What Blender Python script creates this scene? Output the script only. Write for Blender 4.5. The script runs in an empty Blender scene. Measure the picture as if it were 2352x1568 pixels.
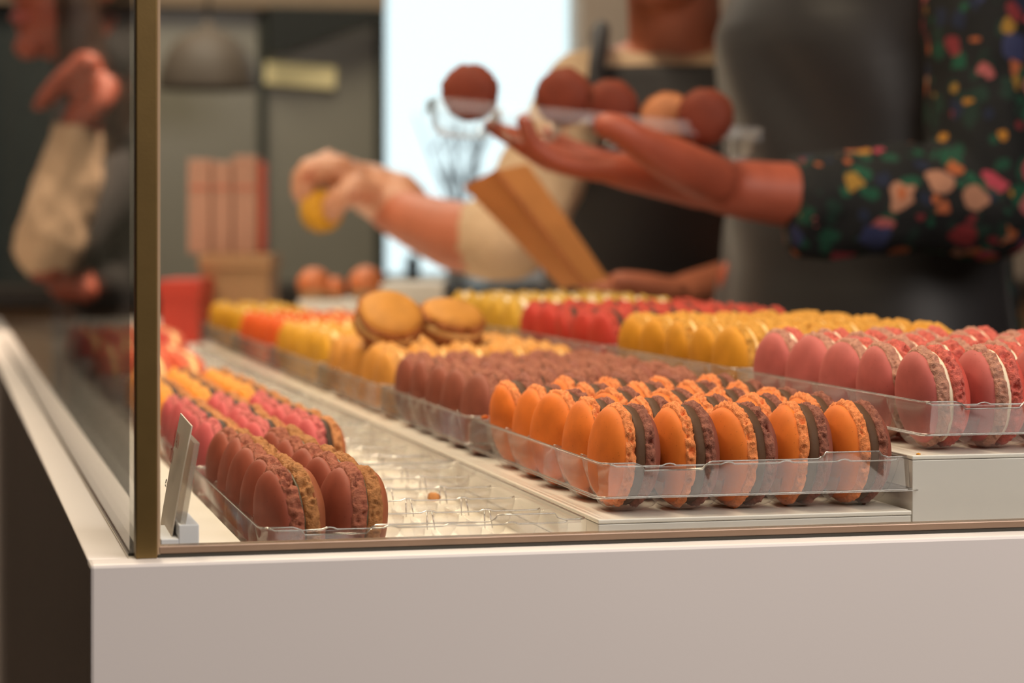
import bpy, bmesh, math, random
from mathutils import Vector, Matrix, noise
import numpy as np

random.seed(7)
SC = bpy.context.scene
COL = SC.collection
PI = math.pi
TOL = 1e-6

# ---------------------------------------------------------------- camera
# counter corner = origin, x along the short front, y along the length of the case, z up from the counter top
FPX, CAMH, HORIZON = 5558.0, 0.135, 525.0
YAW = math.atan((1176 + 150) / FPX)
CX, CY = -0.06072, -0.98472
FW = Vector((math.sin(YAW), math.cos(YAW), 0)); RT = Vector((math.cos(YAW), -math.sin(YAW), 0))

def at(px, py, d):
    """world point whose picture position is (px, py) at depth d"""
    return Vector((CX, CY, CAMH)) + FW * d + RT * ((px - 1176) / FPX * d) + Vector((0, 0, -(py - HORIZON) / FPX * d))

def mirror(p, xg=0.0195):
    return Vector((2 * xg - p.x, p.y, p.z))

def pix(x, y):
    v = Vector((x - CX, y - CY, 0)); return 1176 + FPX * v.dot(RT) / v.dot(FW)

cam = bpy.data.cameras.new('camera'); cam_o = bpy.data.objects.new('camera', cam); COL.objects.link(cam_o)
cam_o.location = (CX, CY, CAMH); cam_o.rotation_euler = (PI / 2, 0, -YAW)
cam.sensor_width = 36; cam.lens = FPX / 2352 * 36
cam.shift_y = -(784 - HORIZON) / 2352
cam.clip_start = 0.02; cam.clip_end = 60
cam.dof.use_dof = True; cam.dof.focus_distance = 1.085; cam.dof.aperture_fstop = 9.0
SC.camera = cam_o

# ---------------------------------------------------------------- world, lights, exposure
SC.view_settings.view_transform = 'Standard'; SC.view_settings.look = 'None'
SC.view_settings.exposure = 0.0; SC.view_settings.gamma = 1.0; SC.view_settings.use_curve_mapping = False
SC.cycles.transparent_max_bounces = 40; SC.cycles.max_bounces = 8
SC.cycles.glossy_bounces = 4; SC.cycles.sample_clamp_indirect = 4.0
wd = bpy.data.worlds.new('world'); SC.world = wd; wd.use_nodes = True
wd.node_tree.nodes['Background'].inputs[0].default_value = (0.80, 0.93, 1.0, 1)
wd.node_tree.nodes['Background'].inputs[1].default_value = 1.62

def area(name, loc, target, sx, sy, power, col, spread=PI):
    l = bpy.data.lights.new(name, 'AREA'); l.shape = 'RECTANGLE'; l.size = sx; l.size_y = sy
    l.energy = power; l.color = col; l.spread = spread
    o = bpy.data.objects.new(name, l); COL.objects.link(o); o.location = loc
    if target is not None: o.rotation_euler = (Vector(target) - Vector(loc)).to_track_quat('-Z', 'Y').to_euler()
    return o
WARM = (1.0, 0.80, 0.57)
area('case_light', (0.01, 0.60, 1.76), None, 0.20, 1.7, 22, WARM, 2.2)
area('case_strip_light', (0.032, 0.83, 0.497), None, 0.02, 1.60, 3.6, WARM)
area('front_fill_light', (0.85, -1.00, 0.95), (0.25, 0.0, -0.25), 1.4, 0.8, 26, (1.0, 0.87, 0.80))  # added fill lamp without a fixture, brightens the counter front
area('shop_light_back', (0.3, 3.2, 1.78), (0.5, 3.6, 0), 1.4, 0.6, 32, (1.0, 0.88, 0.72))
area('customer_fill_light', (-0.75, 2.2, 1.78), (-0.2, 2.35, 0.2), 0.4, 0.4, 9, (1.0, 0.76, 0.56), 1.0)  # added narrow fill that brightens the customer reflected in the side pane

# ---------------------------------------------------------------- materials
def lin(c):
    return tuple(((v / 255) / 12.92 if v / 255 <= 0.04045 else ((v / 255 + 0.055) / 1.055) ** 2.4) for v in c)

def nd(nt, t, **kw):
    n = nt.nodes.new(t)
    for k, v in kw.items(): setattr(n, k, v)
    return n

def mat(name, rgb, rough=0.5, var=0.12, scale=40, bump=0.0, bscale=300, bdist=0.001, metal=0.0, spec=0.5, speck=0.0, sheen=0.0, emit=None, es=1.0, coat=0.0):
    m = bpy.data.materials.new(name); m.use_nodes = True; nt = m.node_tree; p = nt.nodes['Principled BSDF']
    tc = nd(nt, 'ShaderNodeTexCoord'); c = lin(rgb)
    n = nd(nt, 'ShaderNodeTexNoise'); n.inputs['Scale'].default_value = scale; n.inputs['Detail'].default_value = 4
    nt.links.new(tc.outputs['Object'], n.inputs['Vector'])
    r = nd(nt, 'ShaderNodeValToRGB'); e = r.color_ramp.elements
    e[0].position = 0.3; e[1].position = 0.7
    e[0].color = tuple(v * (1 - var) for v in c) + (1,); e[1].color = tuple(min(1, v * (1 + var)) for v in c) + (1,)
    nt.links.new(n.outputs['Fac'], r.inputs['Fac']); out = r.outputs['Color']
    if speck:
        v = nd(nt, 'ShaderNodeTexVoronoi'); v.inputs['Scale'].default_value = 420
        nt.links.new(tc.outputs['Object'], v.inputs['Vector'])
        q = nd(nt, 'ShaderNodeMath', operation='LESS_THAN'); q.inputs[1].default_value = 0.11
        nt.links.new(v.outputs['Distance'], q.inputs[0])
        q2 = nd(nt, 'ShaderNodeMath', operation='MULTIPLY'); q2.inputs[1].default_value = speck; nt.links.new(q.outputs[0], q2.inputs[0])
        mx = nd(nt, 'ShaderNodeMixRGB'); mx.inputs[2].default_value = tuple(v * 0.35 for v in c) + (1,)
        nt.links.new(q2.outputs[0], mx.inputs[0]); nt.links.new(out, mx.inputs[1]); out = mx.outputs[0]
    nt.links.new(out, p.inputs['Base Color'])
    p.inputs['Roughness'].default_value = rough; p.inputs['Metallic'].default_value = metal
    p.inputs['Specular IOR Level'].default_value = spec
    if sheen: p.inputs['Sheen Weight'].default_value = sheen
    if coat: p.inputs['Coat Weight'].default_value = coat
    if bump:
        b = nd(nt, 'ShaderNodeTexNoise'); b.inputs['Scale'].default_value = bscale; b.inputs['Detail'].default_value = 5
        nt.links.new(tc.outputs['Object'], b.inputs['Vector'])
        bn = nd(nt, 'ShaderNodeBump'); bn.inputs['Strength'].default_value = bump; bn.inputs['Distance'].default_value = bdist
        nt.links.new(b.outputs['Fac'], bn.inputs['Height']); nt.links.new(bn.outputs[0], p.inputs['Normal'])
    if emit:
        p.inputs['Emission Color'].default_value = lin(emit) + (1,); p.inputs['Emission Strength'].default_value = es
    return m

def clear(name, tint=(0.97, 0.97, 0.96), rough=0.03, haze=0.0, hazecol=(0.8, 0.78, 0.75), f0=0.04, kmax=0.96):
    """thin clear sheet: transmission plus Fresnel (Schlick) reflection plus a little haze"""
    m = bpy.data.materials.new(name); m.use_nodes = True; nt = m.node_tree
    nt.nodes.remove(nt.nodes['Principled BSDF']); out = nt.nodes['Material Output']
    lw = nd(nt, 'ShaderNodeLayerWeight'); lw.inputs['Blend'].default_value = 0.5
    p = nd(nt, 'ShaderNodeMath', operation='POWER'); p.inputs[1].default_value = 5
    nt.links.new(lw.outputs['Facing'], p.inputs[0])
    ma = nd(nt, 'ShaderNodeMath', operation='MULTIPLY_ADD'); ma.inputs[1].default_value = kmax; ma.inputs[2].default_value = f0
    nt.links.new(p.outputs[0], ma.inputs[0])
    tr = nd(nt, 'ShaderNodeBsdfTransparent'); tr.inputs[0].default_value = tint + (1,)
    gl = nd(nt, 'ShaderNodeBsdfGlossy'); gl.inputs['Roughness'].default_value = rough
    base = tr.outputs[0]
    if haze:
        df = nd(nt, 'ShaderNodeBsdfDiffuse'); df.inputs[0].default_value = hazecol + (1,)
        mh = nd(nt, 'ShaderNodeMixShader'); mh.inputs[0].default_value = haze
        nt.links.new(tr.outputs[0], mh.inputs[1]); nt.links.new(df.outputs[0], mh.inputs[2]); base = mh.outputs[0]
    mx = nd(nt, 'ShaderNodeMixShader')
    nt.links.new(ma.outputs[0], mx.inputs[0]); nt.links.new(base, mx.inputs[1]); nt.links.new(gl.outputs[0], mx.inputs[2])
    nt.links.new(mx.outputs[0], out.inputs[0])
    return m

M = {}
M['laminate'] = mat('white_laminate', (226, 222, 218), 0.45, 0.015, 6, bump=0.02, bscale=500)
M['laminate_top'] = mat('white_laminate_top', (232, 226, 216), 0.35, 0.02, 8)
M['glass'] = clear('pane_glass', (0.97, 0.985, 0.975), 0.0)
M['pet'] = clear('clear_plastic', (0.985, 0.98, 0.972), 0.12, 0.04, f0=0.028)
M['thin_pet'] = clear('thin_clear_plastic', (0.97, 0.965, 0.96), 0.10, 0.012, f0=0.03)
M['pet_cups'] = clear('clear_plastic_cups', (0.985, 0.98, 0.972), 0.14, 0.012, f0=0.02, kmax=0.55)
M['pet_edge'] = mat('plastic_bead', (215, 210, 204), 0.08, 0.02, spec=1.0, coat=1.0)
M['bronze'] = mat('bronze_metal', (122, 100, 58), 0.38, 0.06, 60, metal=0.6, bump=0.03, bscale=900)
M['strip'] = mat('pane_edge_highlight', (190, 165, 135), 0.2, 0.03, metal=0.2)
M['seal'] = mat('dark_seal', (48, 46, 40), 0.25, 0.1)
M['base_reflection'] = mat('glass_base_reflection', (150, 126, 106), 0.25, 0.08, metal=0.2)
M['riser'] = mat('riser_board', (216, 212, 206), 0.42, 0.03, 14)
M['riser_top'] = mat('riser_sheet', (232, 228, 220), 0.3, 0.02, 14)
M['card'] = mat('card_paper', (232, 218, 202), 0.6, 0.04)
M['ink_red'] = mat('ink_russet', (170, 80, 60), 0.7, 0.05)
M['ink_black'] = mat('ink_black', (40, 36, 36), 0.7, 0.05)
M['skin'] = mat('skin', (168, 84, 62), 0.5, 0.10, 25, bump=0.08, bscale=250, bdist=0.002)
M['skin_light'] = mat('skin_light', (190, 114, 86), 0.5, 0.08, 25, bump=0.05, bscale=250)
M['apron'] = mat('charcoal_apron_cloth', (28, 25, 28), 0.5, 0.10, 18, bump=0.1, bscale=900, sheen=0.2)
M['apron_dark'] = mat('black_apron_cloth', (32, 29, 34), 0.6, 0.10, 18, bump=0.1, bscale=900, sheen=0.1)
M['shirt'] = mat('cream_shirt_cloth', (206, 176, 144), 0.8, 0.06, 20, bump=0.15, bscale=300)
M['glove'] = mat('thin_glove', (206, 150, 120), 0.35, 0.06, 30, bump=0.3, bscale=120, bdist=0.003)
M['jeans'] = mat('navy_cloth', (30, 34, 58), 0.8, 0.15, 30)
M['darkcloth'] = mat('dark_coat_cloth', (44, 42, 42), 0.85, 0.2, 12)
M['hair'] = mat('dark_brown_hair', (52, 32, 22), 0.45, 0.25, 60)
M['eye'] = mat('eye', (60, 45, 38), 0.15, 0.05); M['lip'] = mat('lip', (170, 82, 76), 0.4, 0.05)
M['kraft'] = mat('kraft_paper', (196, 128, 70), 0.7, 0.06, 30, bump=0.08, bscale=200)
M['panelwall'] = mat('olive_grey_panel', (146, 140, 124), 0.28, 0.06, 3)
M['mullion'] = mat('dark_mullion', (66, 68, 60), 0.5, 0.08)
M['rail'] = mat('beige_rail', (150, 128, 104), 0.5, 0.06)
M['beige'] = mat('beige_plaster', (196, 176, 158), 0.8, 0.04, 5)
M['wallwarm'] = mat('brown_wall', (72, 54, 44), 0.8, 0.1, 4)
M['wallpale'] = mat('pale_wall', (205, 195, 185), 0.85, 0.04, 4)
M['ceil'] = mat('ceiling_paint', (170, 160, 148), 0.9, 0.03, 4)
M['floor'] = mat('floor_boards', (52, 40, 34), 0.5, 0.2, 6)
M['darktop'] = mat('dark_worktop', (62, 54, 46), 0.4, 0.1, 12)
M['red'] = mat('red_card', (176, 48, 30), 0.5, 0.06); M['pinkbox'] = mat('pale_pink_card', (172, 130, 110), 0.7, 0.14, 8)
M['tanbox'] = mat('tan_card', (158, 122, 86), 0.7, 0.08, 8); M['coral'] = mat('coral_card', (205, 96, 70), 0.6, 0.05)
M['greybox'] = mat('pale_grey_card', (210, 208, 205), 0.6, 0.03); M['black'] = mat('black_gloss', (14, 14, 16), 0.25, 0.1)
M['bun'] = mat('brown_crust', (196, 112, 66), 0.5, 0.2, 30, bump=0.2, bscale=100); M['twig'] = mat('grey_twig', (140, 152, 172), 0.8, 0.1)
M['napkin'] = mat('white_paper', (225, 228, 235), 0.8, 0.02); M['crumb'] = mat('crumb_tan', (205, 140, 80), 0.7, 0.15, 200)
M['reflection_glow'] = mat('strip_reflection_glow', (235, 215, 160), 0.5, 0.02, emit=(225, 200, 140), es=0.35)
M['lampshade'] = mat('lampshade_brown', (104, 92, 80), 0.6, 0.08); M['pave'] = mat('pavement', (170, 172, 176), 0.9, 0.08, 3)
M['ceiling_reflection'] = mat('dark_ceiling_reflection', (38, 40, 36), 0.6, 0.06, 6); M['facade'] = mat('pale_facade', (225, 230, 235), 0.9, 0.05, 1)

def floral():
    m = bpy.data.materials.new('floral_print'); m.use_nodes = True; nt = m.node_tree; p = nt.nodes['Principled BSDF']
    tc = nd(nt, 'ShaderNodeTexCoord'); p.inputs['Roughness'].default_value = 0.85
    nz = nd(nt, 'ShaderNodeTexNoise'); nz.inputs['Scale'].default_value = 45
    nt.links.new(tc.outputs['Object'], nz.inputs['Vector'])
    ad = nd(nt, 'ShaderNodeMixRGB', blend_type='ADD'); ad.inputs[0].default_value = 0.022
    nt.links.new(tc.outputs['Object'], ad.inputs[1]); nt.links.new(nz.outputs['Color'], ad.inputs[2])
    cur = None
    base = nd(nt, 'ShaderNodeRGB'); base.outputs[0].default_value = lin((13, 15, 17)) + (1,); cur = base.outputs[0]
    def layer(scale, thr, cols, off, cur):
        mp = nd(nt, 'ShaderNodeMapping'); mp.inputs['Location'].default_value = off; nt.links.new(ad.outputs[0], mp.inputs['Vector'])
        v = nd(nt, 'ShaderNodeTexVoronoi'); v.inputs['Scale'].default_value = scale; nt.links.new(mp.outputs[0], v.inputs['Vector'])
        s = nd(nt, 'ShaderNodeSeparateColor'); nt.links.new(v.outputs['Color'], s.inputs[0])
        r = nd(nt, 'ShaderNodeValToRGB'); r.color_ramp.interpolation = 'CONSTANT'; e = r.color_ramp.elements
        for i, c in enumerate(cols):
            if i < 2: el = e[i]; el.position = i / len(cols)
            else: el = e.new(i / len(cols))
            el.color = lin(c) + (1,)
        nt.links.new(s.outputs[0], r.inputs['Fac'])
        md = nd(nt, 'ShaderNodeMath', operation='MULTIPLY_ADD'); md.inputs[1].default_value = 0.28; md.inputs[2].default_value = thr - 0.14
        nt.links.new(s.outputs[1], md.inputs[0])
        q = nd(nt, 'ShaderNodeMath', operation='LESS_THAN'); nt.links.new(v.outputs['Distance'], q.inputs[0]); nt.links.new(md.outputs[0], q.inputs[1])
        mx = nd(nt, 'ShaderNodeMixRGB'); nt.links.new(q.outputs[0], mx.inputs[0]); nt.links.new(cur, mx.inputs[1]); nt.links.new(r.outputs[0], mx.inputs[2])
        return mx.outputs[0]
    cur = layer(52, 0.42, [(14, 66, 48), (18, 46, 36), (20, 30, 54), (12, 74, 52), (16, 40, 32)], (3.1, 1.2, 0.4), cur)
    cur = layer(30, 0.30, [(168, 88, 88), (172, 60, 78), (124, 34, 38), (170, 120, 96), (172, 92, 56), (46, 52, 90)], (0, 0, 0), cur)
    cur = layer(42, 0.20, [(176, 118, 34), (170, 90, 48), (150, 112, 40), (120, 36, 42)], (7.3, 2.2, 5.1), cur)
    nt.links.new(cur, p.inputs['Base Color'])
    return m
M['floral'] = floral()

# ---------------------------------------------------------------- object helpers
def link(name, mesh, m=None, parent=None, smooth=True):
    if m is not None and not mesh.materials: mesh.materials.append(m)
    if smooth: mesh.polygons.foreach_set('use_smooth', [True] * len(mesh.polygons))
    o = bpy.data.objects.new(name, mesh); COL.objects.link(o)
    if parent is not None: o.parent = parent
    return o

def obj(name, bm, m, parent=None, smooth=False):
    me = bpy.data.meshes.new(name); bmesh.ops.recalc_face_normals(bm, faces=bm.faces[:]); bm.to_mesh(me); bm.free()
    return link(name, me, m, parent, smooth)

def tag(o, label, cat, group=None):
    o['label'] = label; o['category'] = cat
    if group: o['group'] = group
    return o

def empty(name, loc, label, cat, group=None, rot=(0, 0, 0)):
    o = bpy.data.objects.new(name, None); COL.objects.link(o); o.location = loc; o.rotation_euler = rot
    o.empty_display_size = 0.02
    return tag(o, label, cat, group)

def struct(name, bm, m, smooth=False):
    o = obj(name, bm, m, None, smooth); o['kind'] = 'structure'; return o

def add_box(bm, x0, x1, y0, y1, z0, z1, bev=0.0, mtx=None):
    r = bmesh.ops.create_cube(bm, size=1.0); vs = r['verts']
    for v in vs:
        v.co = Vector(((x0 + x1) / 2 + v.co.x * (x1 - x0), (y0 + y1) / 2 + v.co.y * (y1 - y0), (z0 + z1) / 2 + v.co.z * (z1 - z0)))
    if bev:
        es = list({e for v in vs for e in v.link_edges})
        rr = bmesh.ops.bevel(bm, geom=es, offset=bev, segments=2, affect='EDGES', profile=0.5); vs = rr['verts'] if rr['verts'] else vs
        vs = list({v for f in rr['faces'] for v in f.verts} | {v for v in vs if v.is_valid})
    if mtx is not None: bmesh.ops.transform(bm, matrix=mtx, verts=[v for v in bm.verts])
    return bm

def box(x0, x1, y0, y1, z0, z1, bev=0.0, mtx=None):
    return add_box(bmesh.new(), x0, x1, y0, y1, z0, z1, bev, mtx)

def add_rings(bm, rings, closed=True, cap=True):
    """skin a list of rings (lists of points)"""
    vr = [[bm.verts.new(p) for p in r] for r in rings]; n = len(rings[0])
    for a, b in zip(vr[:-1], vr[1:]):
        for i in range(n if closed else n - 1):
            j = (i + 1) % n; bm.faces.new((a[i], a[j], b[j], b[i]))
    if cap and closed:
        bm.faces.new(vr[0][::-1]); bm.faces.new(vr[-1])
    return bm

def add_chain(bm, pts, rads, n=14, flat=False):
    """round tapering limb through pts, domed at both ends"""
    pts = [Vector(p) for p in pts]
    P, R_ = [], []
    for k in range(len(pts) - 1):      # subdivide softly (Catmull-Rom)
        p0 = pts[max(k - 1, 0)]; p1 = pts[k]; p2 = pts[k + 1]; p3 = pts[min(k + 2, len(pts) - 1)]
        for s in range(4):
            t = s / 4
            P.append(0.5 * ((2 * p1) + (p2 - p0) * t + (2 * p0 - 5 * p1 + 4 * p2 - p3) * t * t + (-p0 + 3 * p1 - 3 * p2 + p3) * t ** 3))
            R_.append(rads[k] * (1 - t) + rads[k + 1] * t)
    P.append(pts[-1]); R_.append(rads[-1])
    rings = []; up = Vector((0.31, 0.22, 0.92))
    def frame(t):
        a = t.cross(up)
        if a.length < 0.05: a = t.cross(Vector((1, 0, 0)))
        a.normalize(); return a, a.cross(t).normalized()
    def ring(c, t, r):
        a, b = frame(t); return [c + a * (r * math.cos(2 * PI * i / n)) + b * (r * math.sin(2 * PI * i / n)) for i in range(n)]
    t0 = (P[1] - P[0]).normalized(); t1 = (P[-1] - P[-2]).normalized()
    for q in (80, 55, 28): rings.append(ring(P[0] - t0 * R_[0] * math.sin(math.radians(q)), t0, R_[0] * math.cos(math.radians(q))))
    for k in range(len(P)):
        t = (P[min(k + 1, len(P) - 1)] - P[max(k - 1, 0)]).normalized(); rings.append(ring(P[k], t, R_[k]))
    for q in () if flat else (28, 55, 80): rings.append(ring(P[-1] + t1 * R_[-1] * math.sin(math.radians(q)), t1, R_[-1] * math.cos(math.radians(q))))
    return add_rings(bm, rings)

def add_ball(bm, c, rx, ry, rz, yaw=0.0, n=20):
    r = bmesh.ops.create_uvsphere(bm, u_segments=n, v_segments=n // 2 + 2, radius=1.0)
    mm = Matrix.Translation(c) @ Matrix.Rotation(yaw, 4, 'Z') @ Matrix.Diagonal((rx, ry, rz, 1))
    bmesh.ops.transform(bm, matrix=mm, verts=r['verts']); return bm

def add_trunk(bm, secs, yaw=0.0, n=28):
    """stack of elliptical sections ((x, y, z), front-back radius, side radius)"""
    ca, sa = math.cos(yaw), math.sin(yaw); rings = []
    for (c, a, b) in secs:
        rg = []
        for i in range(n):
            u, v = a * math.cos(2 * PI * i / n), b * math.sin(2 * PI * i / n)
            rg.append(Vector((c[0] + u * ca - v * sa, c[1] + u * sa + v * ca, c[2])))
        rings.append(rg)
    return add_rings(bm, rings)

def fuse(name, bm, m, parent, voxel, smooth_it=4, fold=0.0, fscale=(18, 18, 6)):
    """melt overlapping volumes into one continuous skin"""
    bmesh.ops.recalc_face_normals(bm, faces=bm.faces[:])
    me = bpy.data.meshes.new(name); bm.to_mesh(me); bm.free()
    o = bpy.data.objects.new(name, me); COL.objects.link(o)
    r = o.modifiers.new('r', 'REMESH'); r.mode = 'VOXEL'; r.voxel_size = voxel
    s = o.modifiers.new('s', 'SMOOTH'); s.iterations = smooth_it; s.factor = 0.5
    dg = bpy.context.evaluated_depsgraph_get(); new = bpy.data.meshes.new_from_object(o.evaluated_get(dg))
    bpy.data.objects.remove(o); bpy.data.meshes.remove(me)
    if fold:
        nv = len(new.vertices); co = np.empty(nv * 3); no = np.empty(nv * 3)
        new.vertices.foreach_get('co', co); new.vertices.foreach_get('normal', no)
        co = co.reshape(-1, 3); no = no.reshape(-1, 3)
        d = np.array([noise.noise(Vector((c[0] * fscale[0], c[1] * fscale[1], c[2] * fscale[2]))) + 0.5 * noise.noise(Vector((c[0] * fscale[0] * 2.3 + 5, c[1] * fscale[1] * 2.3, c[2] * fscale[2] * 2.3))) for c in co])
        co += no * (d * fold)[:, None]; new.vertices.foreach_set('co', co.ravel()); new.update()
    new.name = name
    return link(name, new, m, parent)

# ---------------------------------------------------------------- the room
ZF, ZC = -0.95, 1.85
XL, XR, YN, YB = -2.6, 3.2, -3.0, 4.30
WX0, WX1, WZ0, WZ1 = 0.906, 1.362, 0.022, 1.55
struct('floor', box(XL, XR, YN, YB + 0.1, ZF - 0.05, ZF), M['floor'])
struct('ceiling', box(XL, XR, YN, YB + 0.1, ZC, ZC + 0.05), M['ceil'])
struct('wall_left', box(XL - 0.1, XL, YN, YB + 0.1, ZF, ZC), M['wallwarm'])
struct('wall_right', box(XR, XR + 0.1, YN, YB + 0.1, ZF, ZC), M['wallpale'])
struct('wall_front', box(XL, XR, YN - 0.1, YN, ZF, ZC), M['wallwarm'])
bm = bmesh.new()
add_box(bm, XL, WX0, YB, YB + 0.1, ZF, ZC); add_box(bm, WX1, XR, YB, YB + 0.1, ZF, ZC)
add_box(bm, WX0, WX1, YB, YB + 0.1, ZF, WZ0); add_box(bm, WX0, WX1, YB, YB + 0.1, WZ1, ZC)
wb = struct('wall_back', bm, M['beige'])
obj('panel', box(0.10, 0.626, YB - 0.012, YB - 0.001, 0.0, 0.61, 0.002), M['panelwall'], wb)
obj('panel', box(0.645, 0.886, YB - 0.012, YB - 0.001, 0.0, 0.61, 0.002), M['panelwall'], wb)
obj('panel', box(-1.2, 0.08, YB - 0.012, YB - 0.001, -0.9, 0.61, 0.002), mat('dark_teal_panel', (44, 54, 50), .5), wb)
t1 = struct('trim_1', box(0.626, 0.645, YB - 0.03, YB - 0.001, -0.02, 0.61, 0.002), M['mullion'])
t2 = struct('trim_2', box(0.886, 0.905, YB - 0.04, YB - 0.001, -0.02, 1.55, 0.002), M['mullion'])
t3 = struct('trim_3', box(-1.2, 0.905, YB - 0.05, YB - 0.001, 0.612, 0.70, 0.003), M['rail'])
win = bpy.data.objects.new('window_1', None); COL.objects.link(win); win['kind'] = 'structure'
bm = bmesh.new(); fr = 0.012
add_box(bm, WX0, WX0 + fr, YB + 0.03, YB + 0.08, WZ0, WZ1); add_box(bm, WX1 - fr, WX1, YB + 0.03, YB + 0.08, WZ0, WZ1)
add_box(bm, WX0, WX1, YB + 0.03, YB + 0.08, WZ0, WZ0 + fr); add_box(bm, WX0, WX1, YB + 0.03, YB + 0.08, WZ1 - fr, WZ1)
obj('window_frame', bm, M['greybox'], win)
obj('pane', box(WX0 + fr, WX1 - fr, YB + 0.05, YB + 0.055, WZ0 + fr, WZ1 - fr), M['glass'], win)
struct('window_2', box(WX0, WX1, YB - 0.02, YB + 0.03, WZ0 - 0.02, WZ0, 0.003), M['greybox']).name = 'trim_4'
# outside the window
o = struct('ground_outside', box(-6, 12, YB + 0.15, 30, ZF - 0.05, ZF), M['pave'])

# ---------------------------------------------------------------- the display counter
CW, CL = 0.60, 2.75; DECK = -0.0155
ctr = empty('display_counter', (0, 0, ZF), 'white laminate display counter with bronze corner post and clear glass panes', 'counter')
inv = Matrix.Translation((0, 0, -ZF))
def cpart(name, bm, m, smooth=False, parent=None):
    o = obj(name, bm, m, parent or ctr, smooth)
    if parent is None: o.matrix_parent_inverse = inv @ Matrix.Identity(4)
    return o
cpart('front_panel', box(0, CW, 0, 0.018, ZF, 0, 0.0015), M['laminate'])
cpart('side_panel', box(0, 0.0165, 0.0181, CL, ZF, 0, 0.0007), M['laminate'])
cpart('side_panel', box(CW - 0.018, CW, 0.018, CL, ZF, -0.002, 0.0007), M['laminate'])
cpart('back_panel', box(0.018, CW - 0.018, CL - 0.018, CL, ZF, -0.002), M['laminate'])
bm = bmesh.new(); add_box(bm, 0.0166, 0.0678, 0.0181, CL, -0.012, -0.0001); cpart('ledge', bm, M['laminate_top']); bm = bmesh.new(); add_box(bm, 0.0679, 0.555, 0.0181, 0.0290, -0.012, -0.0001); cpart('ledge', bm, M['laminate_top']); bm = bmesh.new(); add_box(bm, 0.5551, CW, 0.0181, CL, -0.012, -0.0001)
cpart('ledge', bm, M['laminate_top'])
cpart('deck', box(0.019, CW - 0.019, 0.019, CL - 0.019, DECK - 0.012, DECK), M['laminate_top'])
cpart('front_glass', box(0.0295, CW, 0.0165, 0.0215, 0.0046, 0.55), M['glass'])
cpart('side_glass', box(0.0175, 0.0215, 0.0235, CL, 0.0012, 0.55), M['glass'])
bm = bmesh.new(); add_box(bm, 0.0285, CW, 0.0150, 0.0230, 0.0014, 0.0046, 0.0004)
cpart('glass_base_reflection', bm, M['base_reflection'])  # solid strip, its colour carries the reflection band along the pane base
bm = bmesh.new(); add_box(bm, 0.0285, CW, 0.0143, 0.0236, 0.0, 0.0014); add_box(bm, 0.0170, 0.0220, 0.0235, CL, 0.0, 0.0012)
cpart('glass_seal', bm, M['seal'])
cpart('corner_post', box(0.0192, 0.0280, 0.0125, 0.0230, 0.0, 0.55, 0.0006), M['bronze'])
cpart('edge_strip', box(0.0280, 0.0294, 0.0150, 0.0225, 0.0005, 0.55, 0.0003), M['strip'])  # pane edge, its bright reflection put into the pale colour
cpart('light_strip', box(0.0225, 0.042, 0.025, 1.65, 0.500, 0.512, 0.001), M['bronze'])
cpart('top_rail', box(0.0192, CW, 0.0125, 0.0230, 0.55, 0.56, 0.0006), M['bronze'])

# risers
def riser(x0, x1, y0, y1, ztop, label):
    r = empty('display_riser', ((x0 + x1) / 2, y0, DECK), label, 'riser', 'white risers under the trays')
    ox, oy, oz = -(x0 + x1) / 2, -y0, -DECK
    obj('box', box(x0 + ox, x1 + ox, 0, y1 + oy, 0.0001, ztop + oz - 0.0022, 0.0004), M['riser'], r)
    obj('top_sheet', box(x0 + ox - 0.0002, x1 + ox + 0.0002, -0.0003, y1 + oy, ztop + oz - 0.0020, ztop + oz, 0.0005), M['riser_top'], r)
    return r
ZM, ZR = 0.0086, 0.0328
riser(0.2200, 0.3655, 0.0300, 1.675, ZM, 'low white riser board running under the middle line of trays')
riser(0.3680, 0.5400, 0.0345, 1.19, ZR, 'tall white riser box running under the right line of trays')

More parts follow.
